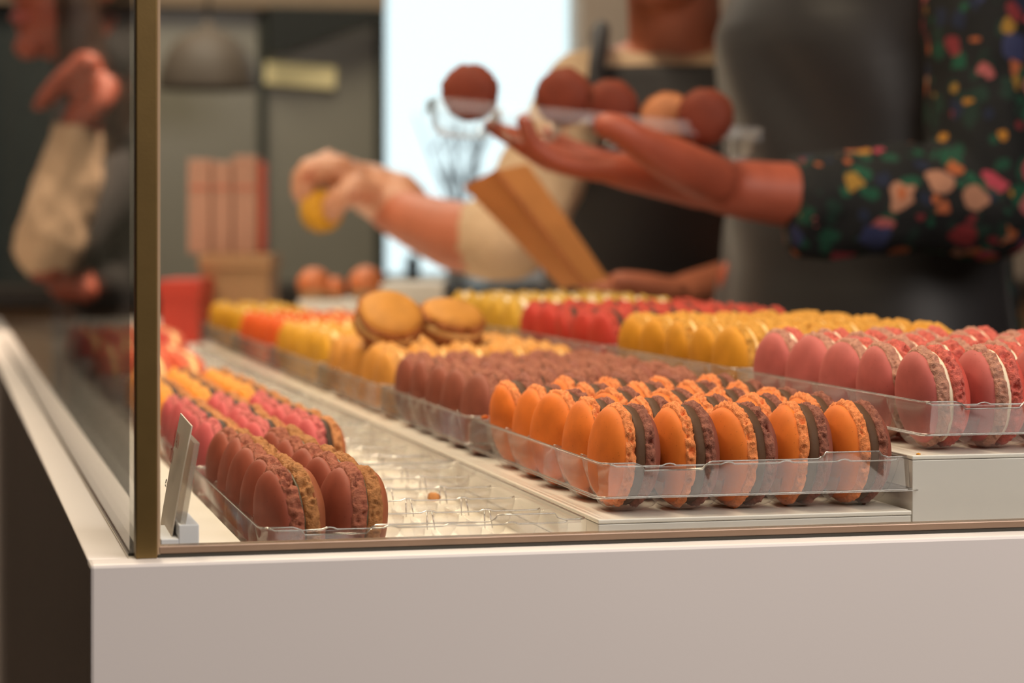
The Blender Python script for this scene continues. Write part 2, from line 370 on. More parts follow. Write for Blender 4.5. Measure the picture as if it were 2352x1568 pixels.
# ---------------------------------------------------------------- clear trays
NCOL, NROW, TW, TL = 5, 5, 0.1445, 0.2660
def tray_meshes(pitch, off):
    """cups + deck sheet, and the rim with its skirt and beads"""
    us = [-1, -.97, -.9, -.75, -.45, 0, .45, .75, .9, .97, 1]; vs = [-1, -.985, -.94, -.86, -.74, -.55, -.3, 0, .3, .55, .74, .86, .94, .985, 1]
    xs, xc = [], []
    for c in range(NCOL):
        for u in us: xs.append(off + c * pitch + u * pitch * 0.485); xc.append(u)
    ys, yc = [], []
    for r in range(NROW):
        for v in vs: ys.append(0.028 + r * 0.050 + v * 0.0242); yc.append(v)
    xs = [0.002] + xs + [TW - 0.002]; xc = [9] + xc + [9]; ys = [0.002] + ys + [TL - 0.002]; yc = [9] + yc + [9]
    bm = bmesh.new(); g = []
    for j, y in enumerate(ys):
        row = []
        for i, x in enumerate(xs):
            z = 0.0222
            if 0.004 < x - off + pitch * .5 < NCOL * pitch - 0.004 and abs(yc[j]) <= 1: z -= 0.0085 * max(0, 1 - abs(yc[j]) ** 10)
            if abs(xc[i]) <= 1 and abs(yc[j]) <= 1:
                f = max(0, 1 - abs(xc[i]) ** 6) ** 0.5 * max(0, 1 - abs(yc[j]) ** 2.3) ** 0.5
                z -= (z - 0.0005) * f
            row.append(bm.verts.new((x, y, z)))
        g.append(row)
    for j in range(len(ys) - 1):
        for i in range(len(xs) - 1): bm.faces.new((g[j][i], g[j][i + 1], g[j + 1][i + 1], g[j + 1][i]))
    cups = bpy.data.meshes.new('cups'); bm.to_mesh(cups); bm.free(); cups.materials.append(M['pet_cups'])
    # perimeter, counter-clockwise from the front left corner, with the stepped closure tabs on the front
    rc = 0.004; loop = []
    def arc(cx, cy, a0):
        for k in range(5):
            a = a0 + k * PI / 8; loop.append((cx + rc * math.cos(a), cy + rc * math.sin(a), 0.0))
    arc(rc, rc, PI)
    for fx, dz in ((.10, 0), (.125, -.0012), (.135, -.0034), (.32, -.0034), (.335, -.0010), (.35, 0), (.5, 0), (.695, 0), (.715, .0012), (.722, .0028), (.90, .0028), (.908, .0010), (.93, 0)): loop.append((fx * TW, 0.0, dz))
    arc(TW - rc, rc, 1.5 * PI); arc(TW - rc, TL - rc, 0); arc(rc, TL - rc, PI / 2)
    def off_loop(o_, z, usedz):
        cx, cy = TW / 2, TL / 2
        return [Vector((cx + (x - cx) * (1 + o_ / cx), cy + (y - cy) * (1 + o_ / cy), z + (dz if usedz else 0))) for x, y, dz in loop]
    bm = bmesh.new()
    rings = [off_loop(-0.0020, 0.0222, False), off_loop(-0.0016, 0.0236, True), off_loop(-0.0008, 0.0240, True), off_loop(0.0, 0.0234, True), off_loop(0.0006, 0.0100, False), off_loop(0.0012, 0.0092, False), off_loop(0.0034, 0.0090, False)]
    add_rings(bm, rings, True, False)
    rim = bpy.data.meshes.new('rim'); bm.to_mesh(rim); bm.free(); rim.materials.append(M['pet'])
    bm = bmesh.new()
    for lp, r_ in ((off_loop(-0.0006, 0.0239, True), 0.00038), (off_loop(0.0011, 0.0093, False), 0.00042), (off_loop(0.0034, 0.0090, False), 0.00022)):
        rg = []; n = len(lp)
        for i in range(n):
            t = (lp[(i + 1) % n] - lp[i - 1]).normalized(); a = t.cross(Vector((0, 0, 1)))
            a = a.normalized() if a.length > .1 else Vector((1, 0, 0)); b = a.cross(t)
            rg.append([lp[i] + a * (r_ * math.cos(k * PI / 3)) + b * (r_ * math.sin(k * PI / 3)) for k in range(6)])
        add_rings(bm, rg + [rg[0]], True, False)
    def tube(pts, r_):
        rg = []
        for i, p in enumerate(pts):
            t = (pts[min(i + 1, len(pts) - 1)] - pts[max(i - 1, 0)]).normalized(); a = t.cross(Vector((0, 0.3, 1))).normalized(); b = a.cross(t)
            rg.append([p + a * (r_ * math.cos(k * PI / 3)) + b * (r_ * math.sin(k * PI / 3)) for k in range(6)])
        add_rings(bm, rg, True, True)
    for r in range(NROW + 1):
        y = 0.028 + (r - .5) * 0.050; pts = []
        if r in (0, NROW): y += 0.0006 if r == 0 else -0.0006
        for c in range(NCOL):
            xa, xb = off + (c - .5) * pitch, off + (c + .5) * pitch
            pts += [Vector((xa + .0004, y, .0231)), Vector((xa + .0022, y, .0228)), Vector((xa + .0034, y, .0222)), Vector(((xa + xb) / 2, y, .0221)), Vector((xb - .003, y, .0222)), Vector((xb - .0012, y, .0229))]
        tube(pts, 0.00042)
    for r in range(NROW):
        for c in range(NCOL + 1):
            if c in (0, NCOL): continue
            x = off + (c - .5) * pitch; y = 0.028 + (r + .5) * 0.050
            for dx in (-.0008, .0014): tube([Vector((x + dx, y - .0006, .0228)), Vector((x + dx * 1.3, y - .0022, .0200)), Vector((x + dx * 1.6, y - .0040, .0150))], 0.00032)
    bead = bpy.data.meshes.new('bead'); bm.to_mesh(bead); bm.free(); bead.materials.append(M['bead'])
    for me in (cups, rim, bead): me.polygons.foreach_set('use_smooth', [True] * len(me.polygons))
    return cups, rim, bead
M['bead'] = clear('plastic_edge', (0.74, 0.72, 0.70), 0.14, 0.10, (0.9, 0.88, 0.86), f0=0.25)
TM = {'L': tray_meshes(0.0266, 0.0175), 'M': tray_meshes(0.0273, 0.0182), 'R': tray_meshes(0.0283, 0.0160)}
PITCH = {'L': (0.0266, 0.0175), 'M': (0.0273, 0.0182), 'R': (0.0283, 0.0160)}

def tray(kind, x0, y0, z0, label, yaw=0.0):
    cups, rim, bead = TM[kind]
    t = empty('pastry_tray', (x0, y0, z0), label, 'tray', 'clear pastry trays in the case', (0, 0, yaw))
    for n_, me in (('cups', cups), ('rim', rim), ('edge_bead', bead)):
        o = bpy.data.objects.new(n_, me); COL.objects.link(o); o.parent = t
    return t

# ---------------------------------------------------------------- macarons
RM = 0.0232
def lathe_x(profile, n, wob=None):
    bm = bmesh.new(); rings = []
    for (x, r) in profile:
        rings.append([Vector((x, r * math.cos(2 * PI * i / n), r * math.sin(2 * PI * i / n))) for i in range(n)])
    add_rings(bm, rings, True, True)
    if wob:
        for v in bm.verts: v.co = wob(v.co)
    me = bpy.data.meshes.new('m'); bmesh.ops.recalc_face_normals(bm, faces=bm.faces[:]); bm.to_mesh(me); bm.free()
    me.polygons.foreach_set('use_smooth', [True] * len(me.polygons)); return me

def shell_mesh(seed):
    R_, h, x0 = 0.0214, 0.0073, 0.0060
    prof = [(x0 - 0.0006, R_ * 0.955)]
    for k in range(13):
        t = PI / 2 * (1 - k / 12); s = max(math.sin(t), 0.02)
        prof.append((x0 + h * math.cos(t) ** 0.92, R_ * s ** 0.80))
    prof[-1] = (x0 + h, 0.0006)
    def wob(c):
        k = 1 + 0.018 * noise.noise(Vector((c.x * 60, c.y * 45 + seed * 7, c.z * 45)))
        return Vector((-(c.x + 0.0005 * noise.noise(Vector((seed * 3.1, c.y * 70, c.z * 70)))), c.y * k, c.z * k))
    return lathe_x(prof, 40, wob)

def foot_mesh(seed, n=210, m=15):
    bm = bmesh.new(); rings = []
    for j in range(m + 1):
        t = j / m; x = 0.0019 + (0.0072 - 0.0019) * t
        ring = []
        for i in range(n):
            a = 2 * PI * i / n; ca, sa = math.cos(a), math.sin(a)
            e = math.sin(PI * t) ** 0.4 if 0 < t < 1 else 0.0
            r = 0.0206 + 0.0028 * e
            q = Vector((x * 380 + seed * 11.3, r * ca * 380, r * sa * 380))
            d = 0.0008 * noise.noise(q * 0.75) + 0.0007 * noise.noise(q * 1.7) + 0.0006 * noise.noise(q * 3.6) + 0.0010 * noise.noise(Vector((seed, r * ca * 110, r * sa * 110)))
            for sc, amp, thr in ((210, 0.0066, 0.12), (520, 0.0034, 0.0)):
                vq = Vector((x * sc + seed * 5.7, r * ca * sc, r * sa * sc)); dist, cen = noise.voronoi(vq)
                if noise.cell(cen[0] * 3.7 + Vector((seed, 0, 0))) > thr + (0.25 if sc < 300 else 0): d -= amp * max(0.0, 0.55 - dist[0]) ** 0.7 * e
            r += d * (0.3 + 0.7 * e)
            x2 = x + 0.0009 * noise.noise(q * 0.45 + Vector((9, 2, 4))) * e
            if j == m: r = 0.0190
            if j == 0: r = 0.0195
            ring.append(Vector((-x2, r * ca, r * sa)))
        rings.append(ring)
    add_rings(bm, rings, True, True)
    me = bpy.data.meshes.new('foot'); bmesh.ops.recalc_face_normals(bm, faces=bm.faces[:]); bm.to_mesh(me); bm.free()
    me.polygons.foreach_set('use_smooth', [True] * len(me.polygons)); return me

def fill_mesh(seed):
    prof = [(-0.0030, 0.010), (-0.0029, 0.0212), (-0.0022, 0.0219), (-0.001, 0.0222), (0.001, 0.0222), (0.0022, 0.0219), (0.0029, 0.0212), (0.0030, 0.010)]
    def wob(c):
        k = 1 + 0.030 * noise.noise(Vector((seed * 3.3, c.y * 90, c.z * 90))) + 0.012 * noise.noise(Vector((c.x * 300, c.y * 300, c.z * 300 + seed)))
        return Vector((c.x, c.y * k, c.z * k))
    return lathe_x(prof, 64, wob)

SHELLS = [shell_mesh(s) for s in range(3)]; FEET = [foot_mesh(s + 1) for s in range(4)]; FILLS = [fill_mesh(s) for s in range(2)]
_cache = {}
def colored(base, i, m):
    k = (base, i, m.name)
    if k not in _cache:
        src = {'shell': SHELLS, 'foot': FEET, 'fill': FILLS}[base][i]; me = src.copy(); me.materials.clear(); me.materials.append(m); me.name = base; _cache[k] = me
    return _cache[k]

def pastry(name, shell_rgb, foot_rgb=None):
    return (mat(name + '_shell', shell_rgb, 0.60, 0.10, 90, bump=0.10, bscale=1400, bdist=0.0004, speck=0.5, spec=0.22),
            mat(name + '_foot', foot_rgb or tuple(min(255, int(v * 1.08)) for v in shell_rgb), 0.72, 0.22, 420, bump=0.8, bscale=1700, bdist=0.0008, spec=0.25))
SH = {
 'orange': pastry('orange', (224, 118, 46), (238, 142, 86)), 'brown': pastry('brown', (134, 74, 60), (148, 92, 76)),
 'choc': pastry('chocolate', (142, 72, 55), (156, 92, 72)), 'cocoa_tan': pastry('cocoa_tan', (150, 86, 58), (168, 114, 70)),
 'pink': pastry('pink', (192, 88, 90), (198, 106, 102)), 'tanbrown': pastry('tan_brown', (170, 100, 66), (190, 128, 82)),
 'amber': pastry('amber', (232, 146, 62), (238, 164, 84)), 'dusk': pastry('dusky_brown', (140, 78, 62), (160, 100, 80)),
 'gold': pastry('gold', (206, 142, 66), (216, 156, 88)), 'goldloose': pastry('gold_loose', (186, 128, 58), (160, 98, 54)), 'lemon': pastry('lemon', (206, 150, 48), (214, 164, 80)),
 'tangerine': pastry('tangerine', (212, 88, 34), (218, 104, 48)), 'olive': pastry('olive', (196, 142, 34), (204, 156, 60)),
 'rose': pastry('rose', (190, 100, 95), (192, 138, 118)), 'coralred': pastry('coral_red', (206, 86, 74), (208, 104, 92)),
 'mustard': pastry('mustard', (206, 140, 38), (214, 156, 70)), 'red': pastry('red', (186, 60, 50), (192, 76, 62)),
 'pistachio': pastry('pistachio', (194, 150, 52), (204, 164, 80)), 'salmon': pastry('salmon', (212, 102, 76), (218, 118, 92)),
 'rosered': pastry('rose_red', (196, 72, 66), (214, 122, 96)), 'rust': pastry('rust', (120, 54, 38), (132, 68, 48)), 'caramel': pastry('caramel', (190, 126, 86), (170, 104, 66)),
}
FL = {'ganache': mat('ganache', (88, 62, 45), 0.62, 0.10, 120, spec=0.2, bump=0.25, bscale=500, bdist=0.0006), 'cream': mat('cream', (242, 224, 196), 0.45, 0.04, 60, bump=0.1, bscale=400),
      'olivecream': mat('olive_cream', (82, 68, 44), 0.5, 0.1, 90), 'buttercream': mat('butter_cream', (238, 204, 140), 0.5, 0.05, 60), 'dark': mat('dark_filling', (70, 52, 42), 0.6, 0.12, 120, spec=0.2, bump=0.2, bscale=500)}
KIND = {   # left shell, right shell, filling
 'orange and chocolate macaron': ('orange', 'brown', 'ganache'), 'milk chocolate macaron': ('choc', 'cocoa_tan', 'olivecream'),
 'pink and brown macaron': ('pink', 'tanbrown', 'dark'), 'amber and brown macaron': ('amber', 'tanbrown', 'dark'),
 'dark chocolate macaron': ('dusk', 'dusk', 'dark'), 'golden caramel macaron': ('gold', 'gold', 'buttercream'),
 'lemon yellow macaron': ('lemon', 'lemon', 'buttercream'), 'tangerine macaron': ('tangerine', 'tangerine', 'buttercream'),
 'olive gold macaron': ('olive', 'olive', 'buttercream'), 'rose pink macaron': ('rose', 'coralred', 'cream'),
 'mustard yellow macaron': ('mustard', 'mustard', 'buttercream'), 'red macaron': ('red', 'red', 'dark'),
 'pistachio macaron': ('pistachio', 'pistachio', 'cream'), 'salmon macaron': ('salmon', 'salmon', 'buttercream'), 'rose red macaron': ('rosered', 'rosered', 'buttercream'),
 'rust brown macaron': ('rust', 'rust', 'dark'), 'caramel macaron': ('caramel', 'caramel', 'dark'), 'loose golden macaron': ('goldloose', 'goldloose', 'buttercream'),
}
WIDE = {'milk chocolate macaron': 1.36, 'rose pink macaron': 1.24, 'mustard yellow macaron': 1.2, 'golden caramel macaron': 1.2, 'dark chocolate macaron': 1.30, 'pink and brown macaron': 1.12}
rnd = random.Random(11)
def macaron(kind, loc, rot, label, group=None, scale=1.0, mfill=1.0):
    a, b, f = KIND[kind]
    r = empty('macaron', loc, label, 'macaron', group, rot); r.scale = (scale,) * 3
    for side, key in ((0, a), (1, b)):
        s = bpy.data.objects.new('shell', colored('shell', rnd.randrange(3), SH[key][0])); COL.objects.link(s); s.parent = r; s.rotation_euler = (0, 0, 0)
        if side: s.rotation_euler = (0, 0, PI)
        ft = bpy.data.objects.new('foot', colored('foot', rnd.randrange(4), SH[key][1])); COL.objects.link(ft); ft.parent = s
        ft.rotation_euler = (rnd.random() * 6.28, 0, 0)
        ws = WIDE.get(kind, 1.0); ft.scale = (ws, 1, 1); ft.location = (-0.0072 * (1 - ws), 0, 0)
        if a != b: s['label'] = 'darker shell' if side else 'brighter shell'
    fo = bpy.data.objects.new('filling', colored('fill', rnd.randrange(2), FL[f])); COL.objects.link(fo); fo.parent = r
    fo.rotation_euler = (rnd.random() * 6.28, 0, 0); w_ = WIDE.get(kind, 1.0); fo.scale = (0.88 * max(0.35, 1 - 1.75 * (w_ - 1)), 1 if w_ < 1.2 else 0.96, 1 if w_ < 1.2 else 0.96)
    return r

ROWN = ['front', 'second', 'third', 'fourth', 'back']; COLN = ['leftmost', 'second from left', 'third from left', 'fourth from left', 'fifth from left']
def fill_tray(kind, colk, x0, y0, z0, cells, where, yaw=0.0, tiltb=0.0):
    p, off = PITCH[colk]
    rs, cs = sorted({r for r, c in cells}), sorted({c for r, c in cells})
    for r, c in cells:
        lx, ly = off + c * p, 0.028 + r * 0.050
        x = x0 + lx * math.cos(yaw) - ly * math.sin(yaw); y = y0 + lx * math.sin(yaw) + ly * math.cos(yaw)
        if pix(x - 0.013, y) > 2385: continue
        x += rnd.uniform(-.0008, .0008); y += rnd.uniform(-.0007, .0007)
        macaron(kind, (x, y, z0 + 0.0006 + RM + rnd.uniform(0.0002, .0012)), (rnd.random() * 6.28, rnd.gauss(0, .05 if colk == 'M' else .07) + tiltb, yaw + rnd.gauss({'L': .17, 'M': .11, 'R': .09}[colk], .06 if colk != 'R' else .10)),
                '%s, %s row, %s, in %s' % (kind, ROWN[rs.index(r)], COLN[cs.index(c)], where), '%ss in %s' % (kind, where))
ALL = [(r, c) for r in range(5) for c in range(5)]
def cols(*cs): return [(r, c) for r in range(5) for c in cs]
XT = {'L': 0.0722, 'M': 0.2218, 'R': 0.3740}; ZT = {'L': DECK, 'M': ZM, 'R': ZR}
PLAN = [
 ('L', 0.0345, 'milk chocolate macaron', [(r, c) for r in range(5) for c in (0, 1)], 'nearest left tray', 'half empty clear tray with milk chocolate macarons beside the price card'),
 ('L', 0.3060, 'pink and brown macaron', cols(0, 1, 2), 'second left tray', 'clear tray with pink and brown macarons behind the milk chocolate ones'),
 ('L', 0.5780, 'amber and brown macaron', cols(0, 1, 2), 'third left tray', 'clear tray with amber macarons behind the pink and brown ones'),
 ('L', 0.8500, 'salmon macaron', [(r, c) for r in (3, 4) for c in (1, 2)], 'fourth left tray', 'nearly empty clear tray with few salmon macarons in the left line'),
 ('L', 1.1220, 'salmon macaron', [(r, c) for r in (0, 1) for c in (0, 1, 2)], 'fifth left tray', 'nearly empty clear tray far back in the left line'),
 ('L', 1.3940, 'rose red macaron', cols(0, 1, 2, 3), 'sixth left tray', 'clear tray of rose red macarons farthest back in the left line'),
 ('M', 0.0320, 'orange and chocolate macaron', ALL, 'nearest middle tray', 'full clear tray of orange and chocolate macarons on the low riser'),
 ('M', 0.3040, 'dark chocolate macaron', ALL, 'second middle tray', 'full clear tray of dark chocolate macarons behind the orange ones'),
 ('M', 0.5760, 'golden caramel macaron', ALL, 'third middle tray', 'clear tray of golden caramel macarons under two loose ones'),
 ('M', 0.8480, 'lemon yellow macaron', ALL, 'fourth middle tray', 'clear tray of lemon yellow macarons in the middle line'),
 ('M', 1.1200, 'tangerine macaron', ALL, 'fifth middle tray', 'clear tray of tangerine macarons in the middle line'),
 ('M', 1.3920, 'olive gold macaron', cols(0, 1, 2), 'sixth middle tray', 'clear tray of olive gold macarons farthest back in the middle line'),
 ('R', 0.0345, 'rose pink macaron', ALL, 'nearest right tray', 'full clear tray of rose pink macarons on the tall riser'),
 ('R', 0.3065, 'mustard yellow macaron', ALL, 'second right tray', 'clear tray of mustard yellow macarons behind the rose pink ones'),
 ('R', 0.5785, 'red macaron', ALL, 'third right tray', 'clear tray of red macarons behind the mustard yellow ones'),
 ('R', 0.8505, 'pistachio macaron', ALL, 'fourth right tray', 'clear tray of pistachio macarons farthest back on the tall riser'),
]
for ck, y0, kind, cells, where, lab in PLAN:
    tray(ck, XT[ck], y0, ZT[ck], lab)
    fill_tray(kind, ck, XT[ck], y0, ZT[ck], cells, where)

# two caramel macarons lying on top of the golden ones
pa = at(893, 736, 1.70); pb = at(1036, 741, 1.72)
def lying(p, lab, tip, yaw):
    n = Vector((math.sin(yaw) * math.sin(tip), -math.cos(yaw) * math.sin(tip), math.cos(tip)))
    q = Vector((-1, 0, 0)).rotation_difference(n)
    macaron('loose golden macaron', p, q.to_euler(), lab, 'golden caramel macarons lying on top', 1.05)
lying(pa, 'golden caramel macaron lying loose on top, left of the pair', 0.72, 0.15)
lying(pb, 'golden caramel macaron lying loose on top, right of the pair', 0.42, 0.35)

# crumbs
def crumb(loc, s, lab, m):
    bm = bmesh.new(); bmesh.ops.create_icosphere(bm, subdivisions=2, radius=s)
    for v in bm.verts: v.co *= 1 + 0.6 * noise.noise(v.co / s * 1.3 + Vector(loc) * 50); v.co.z = max(v.co.z * 0.5, -0.3 * s) + 0.3 * s
    o = obj('crumb', bm, m, None, True); o.location = loc; return tag(o, lab, 'crumb')
cr = crumb((0.1793, 0.1868, DECK + 0.0160), 0.0030, 'tan smear of cake stuck on a wall of the empty cups', M['crumb']); cr.scale = (1, .45, 2.0)
crumb((0.2262, 0.2800, ZM + 0.0245), 0.0022, 'orange crumb on the rim left of the dark chocolate macarons', SH['orange'][0])
crumb((0.3723, 0.0376, ZR), 0.0010, 'tiny yellow crumb on the corner of the tall riser', SH['mustard'][0])

# ---------------------------------------------------------------- price card in its holder
hold = empty('price_card_holder', (0.0385, 0.05, 0.0), 'white block holding a price card just behind the corner post', 'card holder')
bm = box(-0.0078, -0.0005, -0.0235, 0.026, 0.0, 0.0060, 0.0004); add_box(bm, -0.0005, 0.0080, -0.0235, 0.026, 0.0, 0.0118, 0.0005)
obj('block', bm, M['napkin'], hold)
def leaf_card(y0, y1, z0, z1, xb, xt, th, curl):
    bm = bmesh.new(); rings = []
    for k in range(9):
        t = k / 8; z = z0 + (z1 - z0) * t; x = xb + (xt - xb) * t + curl * t * t
        rings.append([Vector((x, y0, z)), Vector((x + th, y0, z)), Vector((x + th + curl, y1, z + 0.001 * t)), Vector((x + curl, y1, z + 0.001 * t))])
    return add_rings(bm, rings)
obj('acrylic_sleeve', leaf_card(-0.022, 0.018, 0.004, 0.0455, -0.001, 0.0062, 0.0022, 0.0), clear('acrylic', (0.90, 0.88, 0.84), 0.15, 0.25, (0.75, 0.70, 0.62)), hold)
card = tag(obj('price_card', leaf_card(-0.014, 0.046, 0.004, 0.0520, -0.003, 0.0046, 0.0005, 0.0012), M['card'], None), 'printed price card leaning in the white block by the post', 'card')
card.location = (0.0385, 0.05, 0.0)
def text(s, loc, size, m, parent):
    cu = bpy.data.curves.new('lettering', 'FONT'); cu.body = s; cu.size = size; cu.extrude = 0.00003
    tmp = bpy.data.objects.new('lettering', cu); COL.objects.link(tmp)
    me = bpy.data.meshes.new_from_object(tmp.evaluated_get(bpy.context.evaluated_depsgraph_get())); bpy.data.objects.remove(tmp)
    me.materials.clear(); o = link('lettering', me, m, parent, False)
    o.location = loc; o.rotation_euler = Matrix(((0, 0.16, -0.987), (-1, 0, 0), (0, 0.987, 0.16))).to_euler()
    return o
text('JVAN', (0.0022, 0.030, 0.0405), 0.0095, M['ink_red'], card)
text('TOI', (0.0010, 0.036, 0.0330), 0.0085, M['ink_red'], card)
text('et', (-0.0008, 0.036, 0.0220), 0.0070, M['ink_black'], card)

# ---------------------------------------------------------------- people helpers
def add_head(bm, c, yaw, s=1.0):
    f = Vector((math.cos(yaw), math.sin(yaw), 0)); l = Vector((-f.y, f.x, 0)); Z = Vector((0, 0, 1))
    add_ball(bm, c + Z * 0.03 * s - f * 0.012 * s, 0.094 * s, 0.074 * s, 0.088 * s, yaw)
    add_ball(bm, c - Z * 0.045 * s + f * 0.022 * s, 0.066 * s, 0.056 * s, 0.068 * s, yaw)
    add_chain(bm, [c + f * 0.080 * s + Z * 0.015 * s, c + f * 0.098 * s - Z * 0.018 * s], [0.008 * s, 0.013 * s], 10)
    add_ball(bm, c + f * 0.070 * s - Z * 0.095 * s, 0.02 * s, 0.024 * s, 0.018 * s, yaw)
    for sg in (-1, 1): add_ball(bm, c + l * sg * 0.076 * s - Z * 0.008 * s - f * 0.005 * s, 0.018 * s, 0.009 * s, 0.03 * s, yaw)
    for sg in (-1, 1): add_ball(bm, c + l * sg * 0.03 * s + Z * 0.03 * s + f * 0.07 * s, 0.014 * s, 0.026 * s, 0.010 * s, yaw)

def face_parts(root, c, yaw, s=1.0):
    f = Vector((math.cos(yaw), math.sin(yaw), 0)); l = Vector((-f.y, f.x, 0)); Z = Vector((0, 0, 1))
    for sg in (-1, 1): obj('eye', add_ball(bmesh.new(), c + l * sg * 0.030 * s + Z * 0.008 * s + f * 0.079 * s, 0.010 * s, 0.013 * s, 0.009 * s, yaw, 12), M['eye'], root, True)
    obj('mouth', add_ball(bmesh.new(), c - Z * 0.055 * s + f * 0.083 * s, 0.010 * s, 0.025 * s, 0.008 * s, yaw, 12), M['lip'], root, True)

def add_palm(bm, wrist, knuckles, r0, r1):
    for k in knuckles: add_chain(bm, [wrist, (Vector(wrist) + Vector(k)) / 2, k], [r0, (r0 + r1) / 2, r1], 12)

def apron_sheet(secs, yaw, a0, a1, grow, fold, seed, n=60, bib=1.0):
    """cloth wrapped round the front of a trunk, with soft vertical folds"""
    ca, sa = math.cos(yaw), math.sin(yaw); bm = bmesh.new(); outer = []; inner = []
    # resample sections
    S = []
    for k in range(len(secs) - 1):
        for s in range(6):
            t = s / 6; A, B = secs[k], secs[k + 1]
            S.append((Vector(A[0]).lerp(Vector(B[0]), t), A[1] + (B[1] - A[1]) * t, A[2] + (B[2] - A[2]) * t))
    S.append((Vector(secs[-1][0]), secs[-1][1], secs[-1][2]))
    ztop = S[-1][0].z
    for (c, a, b) in S:
        ro, ri = [], []; kb_ = 1 - (1 - bib) * max(0, min(1, (c.z - ztop + .14) / .10))
        for i in range(n + 1):
            th = (a0 + (a1 - a0) * i / n) * kb_
            g = grow + fold * (1 + noise.noise(Vector((th * 1.7 + seed + c.z * 4, c.z * 3.5, seed))) + 0.6 * noise.noise(Vector((th * 2 + c.z * 9, c.z * 7, seed + 4))))
            for gg, lst in ((g + 0.0025, ro), (g, ri)):
                u, v = (a + gg) * math.cos(th), (b + gg) * math.sin(th)
                lst.append(Vector((c.x + u * ca - v * sa, c.y + u * sa + v * ca, c.z)))
        outer.append(ro); inner.append(ri)
    add_rings(bm, [o + i[::-1] for o, i in zip(outer, inner)], True, True)
    return bm

# ---------------------------------------------------------------- seller in the floral blouse (right), facing the case
YA = PI   # front towards -x
ax, ay = 0.838, 1.235
pa_ = empty('person', (ax, ay, ZF), 'person in charcoal apron and dark floral blouse holding a clear box of macarons', 'person')
def rel(o, root):
    o.matrix_parent_inverse = Matrix.Translation(root.location).inverted(); return o
secA = [((ax + .01, ay, -0.42), .118, .17), ((ax + .01, ay, -0.12), .135, .185), ((ax, ay, 0.0), .128, .175), ((ax, ay, .10), .112, .150), ((ax, ay, .22), .118, .152), ((ax, ay, .32), .122, .16), ((ax + .01, ay, .40), .098, .165), ((ax + .02, ay, .445), .06, .12), ((ax + .02, ay, .47), .045, .055)]
headA = Vector((ax - .015, ay, .655))
wristA = at(1650, 428, 2.07); elbowA = at(2262, 462, 2.13); shA = at(2275, -230, 2.17)
bm = bmesh.new()
add_trunk(bm, secA, YA); add_head(bm, headA, YA + 0.2)
add_chain(bm, [(ax + .02, ay, .42), (ax + .01, ay, .52), (ax, ay, .58)], [.055, .05, .05])
add_chain(bm, [shA, (shA + elbowA) / 2, elbowA], [.045, .042, .038])
add_chain(bm, [elbowA, at(2040, 455, 2.11), at(1820, 447, 2.085), wristA], [.038, .038, .0285, .0235])
K = [at(1410, 392, 2.035), at(1415, 388, 2.06), at(1425, 384, 2.085), at(1440, 378, 2.108)]
add_palm(bm, at(1610, 425, 2.07), K, .0215, .0135)
add_chain(bm, [K[0], at(1300, 378, 2.03), at(1232, 338, 2.025), at(1203, 276, 2.02)], [.0120, .0100, .0088, .0072])
add_chain(bm, [K[1], at(1275, 372, 2.06), at(1190, 325, 2.06), at(1128, 289, 2.06)], [.0120, .0104, .0090, .0072])
add_chain(bm, [K[2], at(1300, 362, 2.09), at(1225, 328, 2.095), at(1165, 302, 2.095)], [.0115, .0098, .0085, .0070])
add_chain(bm, [K[3], at(1350, 352, 2.12), at(1290, 326, 2.125), at(1250, 300, 2.125)], [.0100, .0085, .0074, .0062])
add_chain(bm, [at(1640, 410, 2.05), at(1545, 368, 2.01), at(1460, 322, 1.985), at(1425, 298, 1.98), at(1392, 288, 1.98)], [.0215, .0195, .0142, .0128, .0118])
# right arm hangs behind the trunk, its hand rests near the case edge
shB, elB, wrB = Vector((ax + .02, ay + .155, .39)), Vector((ax + .05, ay + .185, .13)), at(1700, 640, 2.40)
add_chain(bm, [shB, (shB + elB) / 2, elB], [.045, .042, .037]); add_chain(bm, [elB, (elB + wrB) / 2, wrB], [.037, .033, .024])
for k, dx in enumerate((0, 9, 18, 27)): add_chain(bm, [wrB, at(1676 - dx * .4, 672, 2.39 + k * .018), at(1666 - dx * .3, 706, 2.39 + k * .018)], [.018, .0105, .0075])
add_chain(bm, [wrB, at(1704, 680, 2.38), at(1689, 705, 2.38)], [.018, .011, .009])
for sg in (-1, 1): add_chain(bm, [(ax + .01, ay + sg * .085, -.1), (ax, ay + sg * .085, -.5), (ax + .01, ay + sg * .085, ZF + .06)], [.095, .06, .042]); add_chain(bm, [(ax + .02, ay + sg * .085, ZF + .05), (ax - .16, ay + sg * .095, ZF + .038)], [.045, .036])
rel(fuse('body', bm, M['skin'], pa_, .0042, 4), pa_)
bm = bmesh.new(); add_trunk(bm, [(c, a + .008, b + .008) for c, a, b in secA[1:8]], YA)
add_chain(bm, [shA + Vector((0, 0, .01)), (shA + elbowA) / 2, elbowA], [.058, .056, .052])
add_chain(bm, [elbowA, at(2040, 455, 2.11), at(1812, 468, 2.088)], [.052, .047, .0385], 14, True); add_chain(bm, [at(2060, 480, 2.1), at(1930, 500, 2.095), at(1806, 522, 2.088)], [.040, .036, .026], 14, True)
add_chain(bm, [shA, (ax + .02, ay, .43)], [.06, .06]); add_chain(bm, [shB, (ax + .02, ay, .43)], [.055, .06])
add_chain(bm, [shB, elB], [.055, .05])
rel(fuse('blouse', bm, M['floral'], pa_, .005, 3, .005, (22, 22, 14)), pa_)
bm = bmesh.new(); add_trunk(bm, [(c, a + .012, b + .012) for c, a, b in secA[0:3]], YA)
for sg in (-1, 1): add_chain(bm, [(ax + .01, ay + sg * .085, -.12), (ax, ay + sg * .085, -.5), (ax + .01, ay + sg * .085, ZF + .1)], [.11, .075, .065])
rel(fuse('trousers', bm, M['jeans'], pa_, .008, 3, .004), pa_)
